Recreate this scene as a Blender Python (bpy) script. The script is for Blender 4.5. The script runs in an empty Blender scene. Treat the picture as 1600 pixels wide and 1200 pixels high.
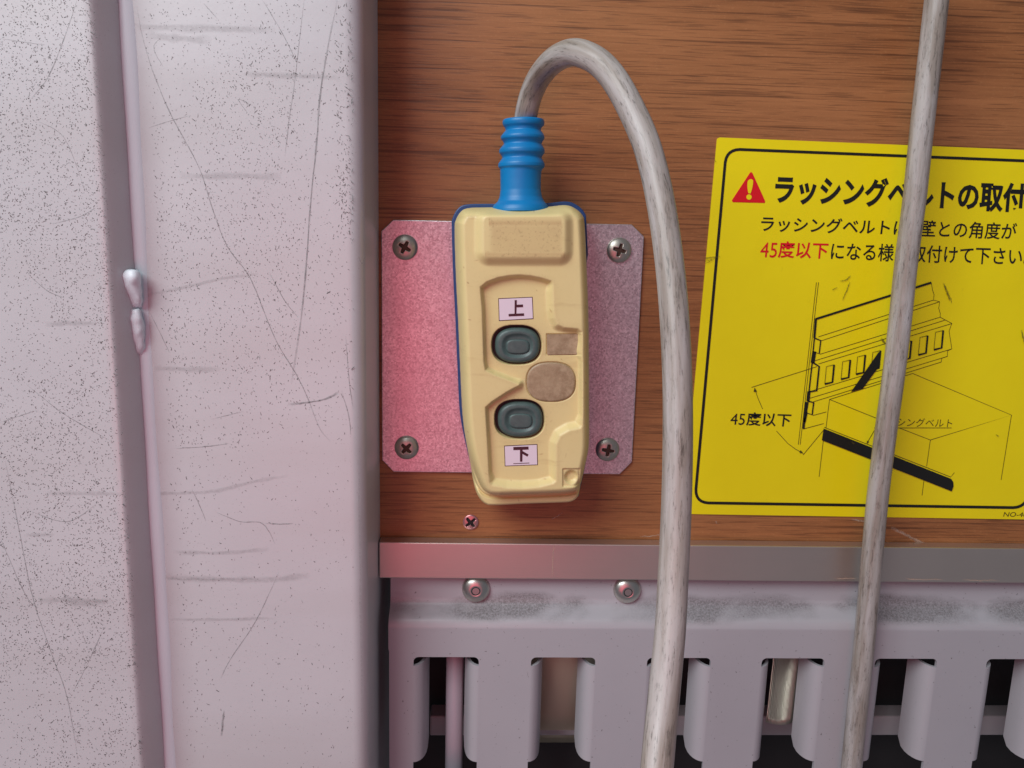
import bpy, bmesh, math, random
import numpy as np
from mathutils import Vector, Matrix, noise as mnoise
random.seed(7); np.random.seed(7)
scene = bpy.context.scene
COL = scene.collection

# ------------------------------------------------------------------ camera
FPX = 1208.0                       # focal length in photograph pixels (1600 wide)
DP = 0.425                         # camera distance from the plywood wall, metres
_down = Vector((-175, 6700, FPX)).normalized()        # vertical vanishing point
_r = Vector((28600, 529, FPX)); _r -= _down * _r.dot(_down); _right = _r.normalized()
_into = _right.cross(_down)
IMX = Vector((_right.x, _into.x, -_down.x))           # image axes in world space
IMY = Vector((_right.y, _into.y, -_down.y))
IMZ = Vector((_right.z, _into.z, -_down.z))
CAM = Vector((0, -DP, 0))
cam = bpy.data.cameras.new('camera'); camo = bpy.data.objects.new('camera', cam); COL.objects.link(camo)
cam.sensor_width = 36; cam.lens = FPX / 1600 * 36; cam.clip_start = 0.01; cam.clip_end = 50
camo.matrix_world = Matrix(((IMX.x, -IMY.x, -IMZ.x, CAM.x), (IMX.y, -IMY.y, -IMZ.y, CAM.y),
                            (IMX.z, -IMY.z, -IMZ.z, CAM.z), (0, 0, 0, 1)))
scene.camera = camo

# ------------------------------------------------------------------ light
w = bpy.data.worlds.new('World'); scene.world = w; w.use_nodes = True
w.node_tree.nodes['Background'].inputs[0].default_value = (0.80, 0.86, 1.0, 1)
w.node_tree.nodes['Background'].inputs[1].default_value = 0.17
def area(name, loc, target, sx, sy, power, col):
    l = bpy.data.lights.new(name, 'AREA'); l.shape = 'RECTANGLE'; l.size = sx; l.size_y = sy
    l.energy = power; l.color = col
    o = bpy.data.objects.new(name, l); COL.objects.link(o); o.location = loc
    o.rotation_euler = (Vector(target) - Vector(loc)).to_track_quat('-Z', 'Y').to_euler()
    return o
area('open_door_daylight', (-0.78, -1.02, 0.92), (-0.02, 0, -0.03), 1.0, 0.85, 25.0, (0.92, 0.98, 1.0))
area('red_bounce_light', (-0.09, -0.64, -0.16), (-0.04, 0, -0.06), 0.44, 0.50, 0.78, (1.0, 0.10, 0.17))
scene.view_settings.view_transform = 'Standard'; scene.view_settings.look = 'None'
scene.view_settings.exposure = 0.0; scene.view_settings.gamma = 1.0
scene.render.engine = 'CYCLES'

# ------------------------------------------------------------------ helpers
def ray(px, py):
    return IMX * (px - 800) + IMY * (py - 600) + IMZ * FPX
def P(px, py, d=0.0):              # point seen at pixel, d metres in front of the wall
    v = ray(px, py); return CAM + v * ((DP - d) / v.y)
def PZ(px, py, z):                 # point seen at pixel at camera depth z
    return CAM + ray(px, py) * (z / FPX)
def srgb(r, g, b):
    f = lambda c: (c/255/12.92) if c/255 <= 0.04045 else ((c/255+0.055)/1.055)**2.4
    return (f(r), f(g), f(b), 1)
def mesh(name, verts, faces, mat=None, parent=None, smooth=False, attr=None):
    m = bpy.data.meshes.new(name); m.from_pydata([tuple(v) for v in verts], [], faces)
    if smooth: m.polygons.foreach_set('use_smooth', [True] * len(m.polygons))
    if attr is not None:
        for k, vals in attr.items():
            a = m.attributes.new(k, 'FLOAT', 'POINT'); a.data.foreach_set('value', list(vals))
    m.update()
    o = bpy.data.objects.new(name, m); COL.objects.link(o)
    if mat: m.materials.append(mat)
    if parent: setparent(o, parent)
    return o
def setparent(o, p):
    o.parent = p
    loc = p.location if p.type == 'EMPTY' else Vector((0, 0, 0))
    o.matrix_parent_inverse = Matrix.Translation(-Vector(loc))
def thing(name, loc, label, cat, group=None):
    o = bpy.data.objects.new(name, None); o.location = loc; o.empty_display_size = 0.02; COL.objects.link(o)
    tag(o, label, cat, group); return o
def tag(o, label, cat, group=None):
    o['label'] = label; o['category'] = cat
    if group: o['group'] = group
def solid(name, outer, d0, d1, mat, parent=None, bevel=0.0, seg=2):   # pixel outline at d1, straight back to d0
    bm = bmesh.new()
    top = [bm.verts.new(P(x, y, d1)) for x, y in outer]
    f = bm.faces.new(top)
    n = len(top); bot = [bm.verts.new(v.co + Vector((0, d1 - d0, 0))) for v in top]
    bm.faces.new(bot[::-1])
    for i in range(n): bm.faces.new((top[i], bot[i], bot[(i+1) % n], top[(i+1) % n]))
    bmesh.ops.recalc_face_normals(bm, faces=bm.faces)
    if bevel: 
        ed = [e for e in bm.edges if all(v in set(top) for v in e.verts)]
        bmesh.ops.bevel(bm, geom=ed, offset=bevel, segments=seg, affect='EDGES', profile=0.5)
    m = bpy.data.meshes.new(name); bm.to_mesh(m); bm.free()
    o = bpy.data.objects.new(name, m); COL.objects.link(o); m.materials.append(mat)
    if parent: setparent(o, parent)
    return o
def box(name, x0, x1, y0, y1, z0, z1, mat, parent=None, bevel=0.0):
    bm = bmesh.new(); bmesh.ops.create_cube(bm, size=1)
    for v in bm.verts:
        v.co = Vector(((x0+x1)/2 + v.co.x*(x1-x0), (y0+y1)/2 + v.co.y*(y1-y0), (z0+z1)/2 + v.co.z*(z1-z0)))
    if bevel: bmesh.ops.bevel(bm, geom=bm.edges[:], offset=bevel, segments=2, affect='EDGES', profile=0.5)
    m = bpy.data.meshes.new(name); bm.to_mesh(m); bm.free()
    o = bpy.data.objects.new(name, m); COL.objects.link(o); m.materials.append(mat)
    if parent: setparent(o, parent)
    return o
def catmull(pts, n, closed=False):
    pts = [np.array(p, float) for p in pts]; out = []
    N = len(pts); segs = N if closed else N - 1
    for i in range(segs):
        if closed: a, b, c, d = pts[(i-1) % N], pts[i], pts[(i+1) % N], pts[(i+2) % N]
        else: a, b, c, d = pts[max(i-1, 0)], pts[i], pts[i+1], pts[min(i+2, N-1)]
        for k in range(n):
            t = k / n
            out.append(0.5*((2*b) + (-a+c)*t + (2*a-5*b+4*c-d)*t*t + (-a+3*b-3*c+d)*t**3))
    if not closed: out.append(pts[-1])
    return out
def tube(name, pts, radii, mat, parent=None, n=20, caps=True):
    pts = [Vector(p) for p in pts]; V = []; F = []; AX = []; AY = []; AL = []; run = 0.0
    up = Vector((0, 1, 0)); prev = None
    for i, p in enumerate(pts):
        t = (pts[min(i+1, len(pts)-1)] - pts[max(i-1, 0)]).normalized()
        if prev is None: a = t.cross(up).normalized()
        else: a = (prev - t * prev.dot(t)).normalized()
        prev = a; b = t.cross(a); run += (p - pts[max(i-1, 0)]).length
        for k in range(n):
            th = 2*math.pi*k/n; AX.append(math.cos(th)); AY.append(math.sin(th)); AL.append(run); V.append(p + (a*math.cos(th) + b*math.sin(th)) * radii[i])
    for i in range(len(pts)-1):
        for k in range(n):
            F.append((i*n+k, i*n+(k+1) % n, (i+1)*n+(k+1) % n, (i+1)*n+k))
    if caps: F.append(tuple(range(n))[::-1]); F.append(tuple((len(pts)-1)*n+k for k in range(n)))
    o = mesh(name, V, F, mat, parent, True, {'ax': AX, 'ay': AY, 'al': AL})
    return o
def ribbon(poly, width, d):        # flat line of pixel width on the plane d; returns verts, faces
    V = []; F = []; n = len(poly)
    for i, (x, y) in enumerate(poly):
        a = poly[max(i-1, 0)]; b = poly[min(i+1, n-1)]
        tx, ty = b[0]-a[0], b[1]-a[1]; L = math.hypot(tx, ty) or 1; nx, ny = -ty/L, tx/L
        wd = width/2
        V += [P(x+nx*wd, y+ny*wd, d), P(x-nx*wd, y-ny*wd, d)]
    for i in range(n-1): F.append((2*i, 2*i+1, 2*i+3, 2*i+2))
    return V, F
def ribbons(name, items, d, mat, parent):
    V = []; F = []
    for poly, wd in items:
        v, f = ribbon(poly, wd, d); o = len(V); V += v; F += [tuple(i+o for i in q) for q in f]
    return mesh(name, V, F, mat, parent)
def flat(name, poly, d, mat, parent):
    return mesh(name, [P(x, y, d) for x, y in poly], [tuple(range(len(poly)))], mat, parent)
def text_mesh(name, s, quad, d, mat, parent, bold=0.0):
    c = bpy.data.curves.new('t', 'FONT'); c.body = s; c.offset = bold; c.resolution_u = 3
    o = bpy.data.objects.new('t', c); COL.objects.link(o)
    dg = bpy.context.evaluated_depsgraph_get(); dg.update()
    m = bpy.data.meshes.new_from_object(o.evaluated_get(dg))
    vs = np.array([v.co[:2] for v in m.vertices]); fs = [tuple(p.vertices) for p in m.polygons]
    bpy.data.objects.remove(o); bpy.data.curves.remove(c); bpy.data.meshes.remove(m)
    lo = vs.min(0); hi = vs.max(0); uv = (vs - lo) / (hi - lo)
    tl, tr, br, bl = [np.array(q, float) for q in quad]
    V = []
    for u, v in uv:
        p = (bl*(1-u) + br*u)*(1-v) + (tl*(1-u) + tr*u)*v
        V.append(P(p[0], p[1], d))
    return mesh(name, V, fs, mat, parent)
def sdf(poly, X, Y):               # signed distance, positive inside
    q = np.array(poly, float); n = len(q); D = np.full(X.shape, 1e9); ins = np.zeros(X.shape, bool)
    for i in range(n):
        ax, ay = q[i]; bx, by = q[(i+1) % n]; ex, ey = bx-ax, by-ay; L = ex*ex+ey*ey
        if L < 1e-12: continue
        t = np.clip(((X-ax)*ex + (Y-ay)*ey)/L, 0, 1)
        D = np.minimum(D, (X-ax-t*ex)**2 + (Y-ay-t*ey)**2)
        c = ((ay > Y) != (by > Y))
        if ey != 0: ins ^= c & (X < ex*(Y-ay)/ey + ax)
    D = np.sqrt(D); return np.where(ins, D, -D)
def sst(a, b, x):
    t = np.clip((x-a)/(b-a), 0, 1); return t*t*(3-2*t)

# ------------------------------------------------------------------ materials
class NT:
    def __init__(s, name):
        s.m = bpy.data.materials.new(name); s.m.use_nodes = True; s.t = s.m.node_tree
        s.b = s.t.nodes['Principled BSDF']; s._c = None
    def n(s, typ, **k):
        x = s.t.nodes.new(typ)
        for a, v in k.items(): setattr(x, a, v)
        return x
    def l(s, a, b): s.t.links.new(a, b)
    def co(s, scale=(1, 1, 1), loc=(0, 0, 0), rot=(0, 0, 0)):
        if s._c is None: s._c = s.n('ShaderNodeTexCoord')
        mp = s.n('ShaderNodeMapping'); mp.inputs['Scale'].default_value = scale; mp.inputs['Location'].default_value = loc
        mp.inputs['Rotation'].default_value = rot
        s.l(s._c.outputs['Object'], mp.inputs['Vector']); return mp.outputs['Vector']
    def noise(s, scale, detail=4, rough=0.55, vec=None, dist=0.0):
        x = s.n('ShaderNodeTexNoise'); x.inputs['Scale'].default_value = scale; x.inputs['Detail'].default_value = detail
        x.inputs['Roughness'].default_value = rough; x.inputs['Distortion'].default_value = dist
        s.l(vec if vec is not None else s.co(), x.inputs['Vector']); return x.outputs['Fac']
    def ramp(s, fac, stops, interp='LINEAR'):
        r = s.n('ShaderNodeValToRGB'); e = r.color_ramp.elements; r.color_ramp.interpolation = interp
        while len(e) < len(stops): e.new(0.5)
        for i, (p, c) in enumerate(stops):
            e[i].position = p; e[i].color = c if isinstance(c, tuple) else (c, c, c, 1)
        s.l(fac, r.inputs['Fac']); return r.outputs['Color']
    def mix(s, fac, a, b, mode='MIX'):
        x = s.n('ShaderNodeMix', data_type='RGBA', blend_type=mode)
        for v, i in ((fac, 0), (a, 6), (b, 7)):
            if hasattr(v, 'links'): s.l(v, x.inputs[i])
            else: x.inputs[i].default_value = v
        return x.outputs[2]
    def math(s, op, a, b=0.0):
        x = s.n('ShaderNodeMath', operation=op)
        for v, i in ((a, 0), (b, 1)):
            if hasattr(v, 'links'): s.l(v, x.inputs[i])
            else: x.inputs[i].default_value = v
        return x.outputs[0]
    def attr(s, name):
        x = s.n('ShaderNodeAttribute'); x.attribute_name = name; return x.outputs['Fac']
    def z(s):
        if s._c is None: s._c = s.n('ShaderNodeTexCoord')
        x = s.n('ShaderNodeSeparateXYZ'); s.l(s._c.outputs['Object'], x.inputs[0]); return x.outputs
    def bump(s, h, strength=0.3, dist=0.001):
        x = s.n('ShaderNodeBump'); x.inputs['Strength'].default_value = strength; x.inputs['Distance'].default_value = dist
        s.l(h, x.inputs['Height']); s.l(x.outputs['Normal'], s.b.inputs['Normal'])
    def set(s, **k):
        for a, v in k.items():
            i = s.b.inputs[a.replace('_', ' ')]
            if hasattr(v, 'links'): s.l(v, i)
            else: i.default_value = v
        return s.m
def plain(name, col, rough=0.5, metal=0.0, spec=0.5):
    t = NT(name); t.set(Base_Color=col, Roughness=rough, Metallic=metal); t.b.inputs['Specular IOR Level'].default_value = spec
    return t.m

# plywood
t = NT('varnished_plywood')
g1 = t.noise(1, 5, 0.6, t.co((4, 4, 34)), 0.6)
g2 = t.noise(1, 6, 0.72, t.co((14, 14, 420)), 0.25)
g4 = t.noise(1, 3, 0.5, t.co((2.5, 2.5, 11), (7, 0, 1)))
gm = t.math('MULTIPLY', t.math('SUBTRACT', g1, 0.5), 0.16)
lines = t.ramp(t.math('ADD', t.noise(1, 2, 0.5, t.co((11, 11, 640), (1, 0, 5)), 0.15), gm), [(0.0, 1.0), (0.36, 1.0), (0.42, 0.0)])
pores = t.ramp(t.math('ADD', t.noise(1, 2, 0.55, t.co((34, 34, 1300), (3, 0, 1)), 0.1), gm), [(0.0, 1.0), (0.39, 1.0), (0.45, 0.0)])
fleck = t.noise(1, 3, 0.6, t.co((520, 520, 900), (2, 1, 1)))
c = t.mix(t.ramp(g1, [(0.3, 0.0), (0.7, 1.0)]), srgb(138, 84, 45), srgb(176, 116, 70))
c = t.mix(t.ramp(g2, [(0.30, 0.45), (0.62, 0.0)]), c, srgb(96, 54, 28))
c = t.mix(t.ramp(g4, [(0.35, 0.0), (0.7, 0.4)]), c, srgb(186, 130, 84))
c = t.mix(t.ramp(fleck, [(0.56, 0.0), (0.75, 0.22)]), c, srgb(206, 152, 104))
c = t.mix(t.math('MULTIPLY', lines, 0.48), c, srgb(66, 32, 16))
c = t.mix(t.math('MULTIPLY', pores, 0.40), c, srgb(60, 31, 17))
t.bump(t.math('SUBTRACT', g2, t.math('MULTIPLY', t.math('ADD', lines, pores), 0.5)), 0.14, 0.0005)
M_WOOD = t.set(Base_Color=c, Roughness=t.math('ADD', 0.30, t.math('MULTIPLY', g2, 0.25)))

# painted steel post
t = NT('scuffed_lilac_white_paint')
n1 = t.noise(14, 5, 0.6); n2 = t.noise(5, 3, 0.5, t.co((1, 1, 6)))
c = t.mix(n1, srgb(194, 193, 196), srgb(206, 205, 207))
c = t.mix(t.ramp(n2, [(0.45, 0.0), (0.72, 0.22)]), c, srgb(176, 168, 164))
sp = t.noise(1500, 2, 0.5); c = t.mix(t.ramp(sp, [(0.24, 0.5), (0.33, 0.0)]), c, srgb(140, 136, 132))
t.bump(t.noise(260, 3, 0.5), 0.04, 0.0008)
t.b.inputs['Specular IOR Level'].default_value = 0.8
M_POST = t.set(Base_Color=c, Roughness=t.math('ADD', 0.24, t.math('MULTIPLY', n1, 0.2)))
M_BEAD = NT('sealant_white').set(Base_Color=srgb(224, 234, 240), Roughness=0.4)

# rail paint
t = NT('dusty_grey_lilac_paint')
zz = t.z()
zs0 = P(800, 938, 0.010).z; zs1 = P(800, 985, 0.012).z
mid = (zs0 + zs1)/2 + 0.0035; half = abs(zs0 - zs1)/2
band = t.math('SUBTRACT', 1.0, t.math('DIVIDE', t.math('ABSOLUTE', t.math('SUBTRACT', zz['Z'], mid)), half))
nb = t.noise(1, 3, 0.6, t.co((18, 18, 34)), 0.2); nf = t.noise(900, 5, 0.8)
dirt = t.math('MULTIPLY', t.ramp(t.math('ADD', band, t.math('MULTIPLY', t.math('SUBTRACT', nb, 0.5), 4.2)), [(0.20, 0.0), (1.1, 0.85)]),
              t.ramp(nf, [(0.40, 0.35), (0.6, 1.0)]))
dirt = t.math('MULTIPLY', dirt, t.ramp(band, [(0.0, 0.0), (0.35, 1.0)]))
spk = t.ramp(t.noise(620, 2, 0.5, t.co((1, 1, 1), (5, 2, 1))), [(0.24, 0.7), (0.29, 0.0)])
c = t.mix(t.noise(16, 4), srgb(170, 168, 173), srgb(182, 180, 184))
c = t.mix(dirt, c, srgb(104, 100, 100)); c = t.mix(spk, c, srgb(90, 84, 82))
t.bump(t.noise(300, 3), 0.04, 0.0006)
M_RAIL = t.set(Base_Color=c, Roughness=0.36)

# aluminium strip
t = NT('brushed_aluminium')
br = t.noise(1, 4, 0.6, t.co((8, 8, 1600))); bl = t.noise(20, 4, 0.6)
t.bump(br, 0.06, 0.0004)
M_ALU = t.set(Base_Color=t.mix(bl, srgb(206, 194, 184), srgb(220, 208, 198)), Metallic=0.9,
              Roughness=t.math('ADD', 0.34, t.math('MULTIPLY', br, 0.12)))
# galvanised plate
t = NT('galvanised_spangle')
v = t.n('ShaderNodeTexVoronoi'); v.inputs['Scale'].default_value = 1150; t.l(t.co(), v.inputs['Vector'])
gz = t.noise(700, 5, 0.75); gz2 = t.noise(40, 4, 0.6)
bw = t.n('ShaderNodeRGBToBW'); t.l(v.outputs['Color'], bw.inputs[0])
k = t.math('ADD', t.math('MULTIPLY', bw.outputs[0], 0.45), t.math('MULTIPLY', gz, 0.75))
c = t.mix(t.ramp(k, [(0.30, 0.0), (0.90, 1.0)]), srgb(164, 154, 158), srgb(252, 246, 248))
c = t.mix(t.ramp(gz2, [(0.4, 0.0), (0.7, 0.35)]), c, srgb(190, 180, 184))
t.bump(k, 0.14, 0.0004)
M_GALV = t.set(Base_Color=c, Metallic=0.8, Roughness=t.math('ADD', 0.29, t.math('MULTIPLY', k, 0.14)))

# pendant plastics
t = NT('aged_cream_plastic')
gr = t.attr('grime'); n1 = t.noise(70, 5, 0.65); n2 = t.noise(800, 3, 0.6); n3 = t.noise(1, 4, 0.6, t.co((30, 30, 160)))
c = t.mix(n1, srgb(222, 204, 143), srgb(230, 213, 155))
c = t.mix(t.math('MULTIPLY', gr, t.ramp(n1, [(0.3, 0.5), (0.7, 1.0)])), c, srgb(176, 140, 96))
c = t.mix(t.math('MULTIPLY', t.math('ADD', t.math('MULTIPLY', gr, 0.55), 0.03), t.ramp(n2, [(0.34, 1.0), (0.44, 0.0)])), c, srgb(128, 96, 66))
c = t.mix(t.ramp(n3, [(0.60, 0.0), (0.75, 0.30)]), c, srgb(172, 140, 92))
t.bump(t.noise(1200, 3), 0.05, 0.0004)
M_CREAM = t.set(Base_Color=c, Roughness=t.math('ADD', 0.38, t.math('MULTIPLY', n1, 0.15)))
t = NT('blue_rubber'); n1 = t.noise(90, 4)
M_BLUE = t.set(Base_Color=t.mix(n1, srgb(0, 112, 176), srgb(10, 134, 198)), Roughness=0.42)
M_SHELL = plain('dark_blue_plastic', srgb(30, 66, 118), 0.45)
t = NT('grey_rubber_button'); n1 = t.noise(420, 4, 0.7)
M_BTN = t.set(Base_Color=t.mix(n1, srgb(56, 76, 76), srgb(88, 108, 104)), Roughness=0.42)
M_BLACK = plain('black_gap', srgb(16, 18, 18), 0.5)
t = NT('taupe_blank_plastic'); n1 = t.noise(330, 5, 0.7); n2 = t.noise(45, 3)
M_TAUPE = t.set(Base_Color=t.mix(n2, t.mix(t.ramp(n1, [(0.36, 0.0), (0.64, 1.0)]), srgb(128, 106, 82), srgb(186, 166, 138)), srgb(166, 144, 112)), Roughness=0.42)
M_LABEL = plain('white_label', srgb(226, 214, 224), 0.25)
M_INK = plain('maroon_ink', srgb(66, 30, 40), 0.4)
# cables
t = NT('grimy_grey_cable')
def cv(a, l):
    x = t.n('ShaderNodeCombineXYZ')
    for i_, (nm, k_) in enumerate((('ax', a), ('ay', a), ('al', l))): t.l(t.math('MULTIPLY', t.attr(nm), k_), x.inputs[i_])
    return x.outputs[0]
n1 = t.noise(1, 4, 0.6, cv(0.9, 14), 0.3); n2 = t.noise(1, 5, 0.7, cv(3.2, 75), 0.3); n3 = t.noise(1, 3, 0.5, cv(0.6, 30)); n4 = t.noise(1, 3, 0.65, cv(9.0, 330))
c = t.mix(n3, srgb(190, 190, 190), srgb(172, 165, 155))
c = t.mix(t.ramp(n1, [(0.38, 0.0), (0.60, 0.72)]), c, srgb(134, 122, 108))
c = t.mix(t.math('MULTIPLY', t.ramp(n2, [(0.52, 0.0), (0.70, 0.8)]), t.ramp(n1, [(0.38, 0.12), (0.58, 1.0)])), c, srgb(78, 70, 62))
c = t.mix(t.math('MULTIPLY', t.ramp(n4, [(0.54, 0.0), (0.64, 0.65)]), t.ramp(n2, [(0.45, 0.0), (0.60, 1.0)])), c, srgb(70, 63, 58))
t.bump(n2, 0.10, 0.0006)
M_CABLE = t.set(Base_Color=c, Roughness=0.42)
# metal hardware
t = NT('dull_screw_steel'); n1 = t.noise(500, 3)
M_SCREW = t.set(Base_Color=t.mix(n1, srgb(172, 168, 158), srgb(206, 200, 188)), Metallic=0.9, Roughness=0.4)
M_BOLT = plain('zinc_bolt', srgb(206, 202, 194), 0.33, 1.0)
M_DARK = plain('socket_dark', srgb(30, 27, 26), 0.6)
t = NT('pinkish_metal_screw'); M_PINKSCREW = t.set(Base_Color=srgb(206, 150, 150), Metallic=0.7, Roughness=0.3)  # wood screw: even pinkish base colour on glossy metal
M_RUST = plain('socket_rusty', srgb(78, 58, 48), 0.6, 0.4)
# sticker
t = NT('yellow_vinyl'); n1 = t.noise(30, 4); n2 = t.noise(1, 5, 0.7, t.co((60, 60, 26)))
c = t.mix(n1, srgb(240, 220, 0), srgb(246, 228, 4)); c = t.mix(t.ramp(n2, [(0.66, 0.0), (0.8, 0.35)]), c, srgb(128, 112, 20))
t.bump(t.noise(38, 3), 0.12, 0.003)
M_YEL = t.set(Base_Color=c, Roughness=0.42)
M_PBLACK = plain('print_black', srgb(24, 24, 20), 0.45)
M_PTHIN = plain('print_thin_line', srgb(70, 62, 14), 0.45)
M_PRED = plain('print_red', srgb(222, 14, 30), 0.45)
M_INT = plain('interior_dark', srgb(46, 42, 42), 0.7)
M_INTBAR = plain('interior_bar_paint', srgb(196, 184, 186), 0.5)
M_INTTUBE = plain('interior_tube_paint', srgb(190, 180, 190), 0.4)
M_INTPL = plain('interior_plate', srgb(222, 200, 172), 0.3, 0.4)
t = NT('crinkled_foil'); wv = t.n('ShaderNodeTexWave'); wv.inputs['Scale'].default_value = 380; t.l(t.co(), wv.inputs['Vector'])
wv2 = t.n('ShaderNodeTexWave'); wv2.bands_direction = 'Z'; wv2.inputs['Scale'].default_value = 420; t.l(t.co(), wv2.inputs['Vector'])
t.bump(t.math('ADD', t.math('ADD', wv.outputs['Fac'], wv2.outputs['Fac']), t.math('MULTIPLY', t.noise(60, 3), 3.0)), 0.6, 0.0012)
M_FOIL = t.set(Base_Color=srgb(226, 216, 196), Metallic=0.9, Roughness=0.28)
def mark_mat(name, col, k):
    t = NT(name); a = t.attr('a'); n = t.noise(700, 4, 0.7)
    t.set(Base_Color=col, Roughness=0.6)
    t.l(t.math('MULTIPLY', t.math('MULTIPLY', a, k), t.ramp(n, [(0.3, 0.25), (0.65, 1.0)])), t.b.inputs['Alpha']); return t.m
M_SCR = mark_mat('scratch_mark', srgb(112, 110, 110), 0.55)
M_SMUDGE = mark_mat('smudge_mark', srgb(130, 124, 124), 0.2)
M_CHIP = mark_mat('paint_chip_grey', srgb(92, 89, 88), 1.5)
M_SMUDGE2 = mark_mat('sticker_scuff', srgb(96, 84, 20), 0.9)
M_CHALK = mark_mat('pale_scrape', srgb(214, 188, 166), 0.7)

# ------------------------------------------------------------------ setting: plywood wall and cavity behind
XPOST = P(592, 450, 0).x                      # right face of the post
ZT, ZB = 0.45, -0.62
XR = 0.55
ztrim_t = P(800, 849.5, 0.009).z; ztrim_b = P(800, 905, 0.009).z
wall = box('wall', XPOST - 0.03, XR, 0.0, 0.012, ztrim_b + 0.002, ZT, M_WOOD); wall['kind'] = 'structure'
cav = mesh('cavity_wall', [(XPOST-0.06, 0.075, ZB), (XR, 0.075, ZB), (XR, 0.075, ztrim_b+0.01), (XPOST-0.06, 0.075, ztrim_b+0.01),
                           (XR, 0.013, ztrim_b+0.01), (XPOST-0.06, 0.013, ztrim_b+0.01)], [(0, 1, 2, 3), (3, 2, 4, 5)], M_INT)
cav['kind'] = 'structure'

# ------------------------------------------------------------------ painted steel post
DR, DL = 0.055, 0.071
post = thing('steel_post', (XPOST-0.12, -0.03, ZB), 'scratched white lilac painted steel post with stepped seam beside the plywood', 'post')
xs = lambda px, d: P(px, 600, d).x
prof = [(XPOST, 0.07), (XPOST, -(DR-0.0075))]
R = 0.0075; CH = 0.0
for k in range(1, 9):
    a = math.pi/2*k/8; prof.append((XPOST - R + R*math.cos(a), -(DR-CH-R) - R*math.sin(a)))
prof += [(xs(520, DR), -DR), (xs(400, DR), -DR), (xs(300, DR), -DR), (xs(245, DR), -DR)]
xa = xs(223, DR); xb = xs(177, DL)
prof += [(xa, -DR)]
for f_, hf in ((0.06, 0.14), (0.22, 0.42), (0.38, 0.66), (0.54, 0.82), (0.70, 0.92), (0.85, 0.98), (1.0, 1.0)):
    prof.append((xa - (xa-xb)*f_, -(DR + (DL-DR)*hf)))
prof.append((xb - 0.003, -DL))
prof += [(xs(60, DL), -DL), (xs(-250, DL), -DL), (xs(-250, DL), 0.07)]
zs = np.linspace(ZB, ZT, 40)
V = []; F = []
for z in zs:
    for x, y in prof: V.append((x, y, z))
n = len(prof)
for i in range(len(zs)-1):
    for k in range(n-1): F.append((i*n+k, i*n+k+1, (i+1)*n+k+1, (i+1)*n+k))
pb = mesh('post_panel', V, F, M_POST, post, True)
mod = pb.modifiers.new('es', 'EDGE_SPLIT'); mod.split_angle = math.radians(50)
# sealant line along the step
zz_ = np.linspace(ZB, ZT, 160)
rr = [0.0060 + 0.00025*math.sin(z*31) + 0.0002*math.sin(z*87+1) for z in zz_]
tube('sealant_bead', [(xs(229, DR) + 0.0003*math.sin(z*23), -DR + 0.0046, z) for z in zz_], rr, M_BEAD, post, 12)
def lump(rows, seed):              # rows: (py, left px, right px); a sagging lump of sealant over the step
    V = []; F = []; n = 16; ph = seed*1.7
    pts = catmull(rows, 5)
    for i, (y, a, b) in enumerate(pts):
        c_ = (a+b)/2; wd = (b-a)/2
        for k in range(n):
            th = 2*math.pi*k/n; px = c_ + wd*math.cos(th)*(1+0.04*math.sin(3*th+ph))
            dd = DR + (DL-DR)*min(1, max(0, 1-(c_-179)/46)) - 0.0012 + wd*0.00030*math.sin(th)
            q = P(px, y + 0.8*math.sin(th*2+ph), dd); V.append(q + mnoise.noise_vector(q*260)*0.0007)
    m_ = len(pts)
    for i in range(m_-1):
        for k in range(n): F.append((i*n+k, (i+1)*n+k, (i+1)*n+(k+1) % n, i*n+(k+1) % n))
    F.append(tuple(range(n))); F.append(tuple((m_-1)*n+k for k in range(n))[::-1])
    return mesh('sealant_lump', V, F, M_BEAD, post, True)
lump([(420, 200, 210), (422, 193, 216), (428, 189, 219), (436, 188, 220), (446, 192, 221), (458, 197, 222), (470, 202, 222), (477, 207, 221), (480, 212, 219)], 1)
lump([(482, 206, 218), (485, 202, 221), (495, 200, 223), (510, 202, 225), (525, 204, 226), (540, 208, 227), (549, 213, 226), (554, 218, 224)], 2)
# scratches and smudges
def marks(name, poly, wd, d, mat, jit=0.0, smooth=6, parent=None):
    pts = catmull(poly, smooth) if len(poly) > 2 else [np.array(poly[0])*(1-k/10)+np.array(poly[1])*(k/10) for k in range(11)]
    V = []; F = []; A = []; n = len(pts)
    for i, p in enumerate(pts):
        a = pts[max(i-1, 0)]; b = pts[min(i+1, n-1)]; tx, ty = b-a; L = math.hypot(tx, ty) or 1
        nx, ny = -ty/L, tx/L; q = p + np.random.randn(2)*jit; ww = wd/2*random.uniform(0.7, 1.25)
        e = min(1, 4*i/n + 0.15, 4*(n-1-i)/n + 0.15)
        for s, al in ((-1, 0), (-0.35, 1), (0.35, 1), (1, 0)):
            V.append(P(q[0]+nx*ww*s, q[1]+ny*ww*s, d)); A.append(al*e)
    for i in range(n-1):
        for k in range(3): F.append((4*i+k, 4*i+k+1, 4*i+5+k, 4*i+4+k))
    return mesh(name, V, F, mat, parent or post, False, {'a': A})
dr = DR + 0.00012; dl = DL + 0.00012
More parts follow.
